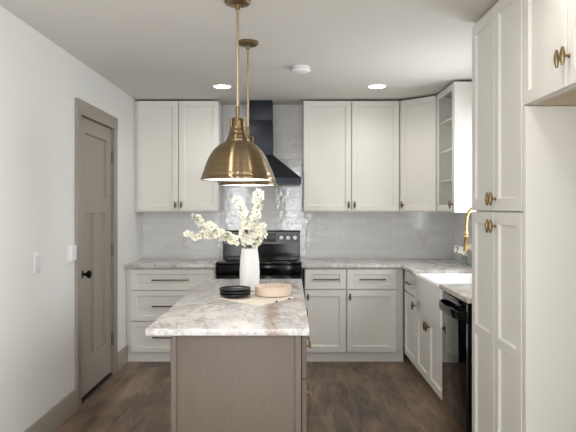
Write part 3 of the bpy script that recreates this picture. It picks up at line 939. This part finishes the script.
# ------------------------------------------------------------------ pendants
def pendant(loc, label):
    t = thing('pendant_light', label, 'pendant lamp', loc, 0, 'brass dome pendants over the island')
    x, y, z = loc                       # loc = on the ceiling; local z is negative downwards
    def L(zw): return zw-z
    m = MB(); m.lathe([(0.0, -0.0), (0.066, -0.0), (0.066, -0.014), (0.058, -0.022), (0.014, -0.026), (0.012, -0.05), (0.0, -0.05)], (0, 0, 0), 40)
    m.build('ceiling_canopy', 'brass', t)
    m = MB(); m.lathe([(0.0, L(2.40)), (0.0068, L(2.40)), (0.0068, L(1.905)), (0.0, L(1.905))], (0, 0, 0), 16)
    m.build('rod', 'pale_brass', t)
    m = MB()
    m.lathe([(0.0, L(1.915)), (0.009, L(1.915)), (0.011, L(1.905)), (0.009, L(1.86)), (0.02, L(1.858)), (0.033, L(1.853)), (0.036, L(1.845)), (0.030, L(1.84)), (0.030, L(1.812)), (0.040, L(1.81)), (0.042, L(1.803)), (0.038, L(1.795)), (0.044, L(1.788)), (0.046, L(1.778)), (0.043, L(1.773)), (0.050, L(1.765)), (0.052, L(1.755)), (0.060, L(1.745)), (0.060, L(1.737)), (0.0, L(1.736))], (0, 0, 0), 40)
    nk = m.build('socket_housing', 'spun_brass', t)
    for k in range(6):
        a = PI/6+k*PI/3
        MB().lathe([(0.0, L(1.845)), (0.0055, L(1.85)), (0.0055, L(1.806)), (0.0, L(1.806))], (0.036*math.cos(a), 0.034*math.sin(a), 0), 8).build('post', 'brass', nk)
    out = [(0.052, 1.7385), (0.075, 1.7305), (0.100, 1.7145), (0.124, 1.690), (0.143, 1.660), (0.157, 1.628), (0.167, 1.598), (0.172, 1.582), (0.1735, 1.578), (0.1765, 1.576), (0.1765, 1.567), (0.179, 1.558), (0.185, 1.552), (0.185, 1.545), (0.181, 1.543)]
    inn = [(0.176, 1.546), (0.172, 1.556), (0.169, 1.578), (0.163, 1.597), (0.153, 1.626), (0.139, 1.657), (0.120, 1.686), (0.097, 1.709), (0.073, 1.725), (0.045, 1.732)]
    m = MB(); m.lathe([(r_, L(h)) for r_, h in out], (0, 0, 0), 96)
    sh = MB()
    V, F = [], []
    seg = 96
    pr = [(r_, L(h), 0) for r_, h in out]+[(r_, L(h), 1) for r_, h in inn]
    for (r_, h, q) in pr:
        for k in range(seg):
            a = 2*PI*k/seg; V.append((r_*math.cos(a), r_*math.sin(a), h))
    n_out = len(out); F0, F1 = [], []
    for i in range(len(pr)):
        j = (i+1) % len(pr)
        for k in range(seg):
            f = (i*seg+k, i*seg+(k+1) % seg, j*seg+(k+1) % seg, j*seg+k)
            (F0 if i < n_out else F1).append(f)
    sh.v = V; sh.f = F0+F1; sh.mi = [0]*len(F0)+[1]*len(F1)
    sd = sh.build('shade', ['spun_brass', 'vase'], t)
    for k in range(3):
        a = 0.4+k*2*PI/3
        b = bmesh.new(); bmesh.ops.create_icosphere(b, subdivisions=2, radius=0.0055)
        for vv in b.verts: vv.co += Vector((0.187*math.cos(a), 0.187*math.sin(a), L(1.549)))
        MB().bm(b).build('thumb_screw', 'brass', sd)
    MB().lathe([(0.0, L(1.552)), (0.171, L(1.552)), (0.171, L(1.549)), (0.0, L(1.549))], (0, 0, 0), 64).build('diffuser', 'diffuser', t)
    return t
pendant((-0.266, 3.02, ZC), 'brass dome pendant nearer the front of the island')
pendant((-0.268, 3.78, ZC), 'brass dome pendant partly hidden behind the front one, towards the range')

# ------------------------------------------------------------------ ceiling fittings
def downlight(x, y, label, power=7.5):
    t = thing('recessed_downlight', label, 'ceiling light', (x, y, ZC), 0, 'round downlights in the ceiling')
    m = MB(); m.lathe([(0.068, 0.0), (0.088, 0.0), (0.087, -0.006), (0.072, -0.008), (0.068, -0.004)], (0, 0, 0), 48, close=True)
    m.build('trim_ring', 'white_plastic', t)
    MB().lathe([(0.0, -0.001), (0.07, -0.001), (0.07, -0.005), (0.0, -0.005)], (0, 0, 0), 40).build('lens', 'lens', t)
    l = bpy.data.lights.new('downlight_lamp', 'SPOT'); l.energy = power; l.color = (1.0, 0.95, 0.89)
    l.spot_size = math.radians(172); l.spot_blend = 0.9; l.shadow_soft_size = 0.07
    lo = bpy.data.objects.new('downlight_lamp', l); COL.objects.link(lo); lo.parent = t; lo.location = (0, 0, -0.03)
    return t
downlight(-0.588, 5.15, 'round white recessed downlight in the ceiling in front of the range hood')
downlight(0.742, 5.15, 'round white recessed downlight in the ceiling before the right-hand wall cabinets')
downlight(-0.588, 2.2, 'added unseen recessed downlight in the ceiling between the island and the rear windows, door side', 7)  # this second pair is out of view, added for extra light
downlight(0.742, 2.2, 'added unseen recessed downlight in the ceiling before the fridge recess', 3)  # other lamp of the added pair, also out of view
t = thing('smoke_detector', 'round white smoke detector on the ceiling between the two downlights', 'smoke detector', (0.078, 4.455, ZC))
MB().lathe([(0.0, 0.0), (0.066, 0.0), (0.066, -0.012), (0.0, -0.012)], (0, 0, 0), 40).build('mounting_plate', 'white_plastic', t)
m = MB(); m.lathe([(0.0, -0.0125), (0.058, -0.0125), (0.058, -0.016), (0.07, -0.018), (0.07, -0.028), (0.06, -0.038), (0.03, -0.042), (0.0, -0.042)], (0, 0, 0), 40)
m.build('cover', 'white_plastic', t)

# ------------------------------------------------------------------ wall plates
t = thing('light_switch', 'white single rocker light switch on the side wall, away from the door', 'light switch', (XL+0.0005, 3.54, 1.081), PI/2)
MB().box(-0.042, 0.042, -0.006, 0, -0.064, 0.064, 0.002).build('plate', 'white_plastic', t)
MB().box(-0.0215, 0.0215, -0.0066, -0.0055, -0.0385, 0.0385).build('rocker_gap_shade', 'gap_shade', t)  # flat grey rim painting the shadow gap around the rocker
m = MB(); m.prism([(-0.0075, -0.034), (-0.0068, 0.0), (-0.0095, 0.034), (0, 0.034), (0, -0.034)], -0.017, 0.017, 'X'); m.build('rocker', 'white_plastic', t)
t = thing('wall_control', 'white square wall control mounted right beside the door casing', 'wall control', (XL+0.0005, 4.085, 1.092), PI/2)
MB().box(-0.056, 0.06, -0.008, 0, -0.062, 0.062, 0.002).build('plate', 'white_plastic', t)
MB().box(-0.046, 0.052, -0.026, -0.0085, -0.05, 0.056, 0.004).build('cover', 'white_plastic', t)
MB().box(-0.03, 0.036, -0.0275, -0.025, -0.042, -0.03, 0.0008).build('button', 'white_plastic', t)
def outlet(x, z, label):
    t = thing('wall_outlet', label, 'outlet', (x, YT-0.0005, z))
    MB().box(-0.038, 0.038, -0.006, 0, -0.062, 0.062, 0.002).build('plate', 'ivory_plastic', t)
    for s in (-1, 1):
        k = MB().lathe([(0.0, -0.0085), (0.017, -0.0085), (0.0175, -0.005), (0.0, -0.005)], (0, 0, s*0.02), 20, axis='Y').build('socket', 'ivory_plastic', t)
        m = MB()
        for q in (-0.006, 0.006): m.box(q-0.001, q+0.001, -0.0092, -0.0082, s*0.02-0.003, s*0.02+0.006)
        m.box(-0.002, 0.002, -0.0092, -0.0082, s*0.02-0.011, s*0.02-0.007)
        m.build('slot', 'dark', k)
outlet((186-290.5)*YT/600, EYE-34.5*YT/600, 'white wall outlet on the tile above the left countertop')
outlet((420.4-290.5)*YT/600, EYE-32.5*YT/600, 'white wall outlet on the tile near the back right corner')
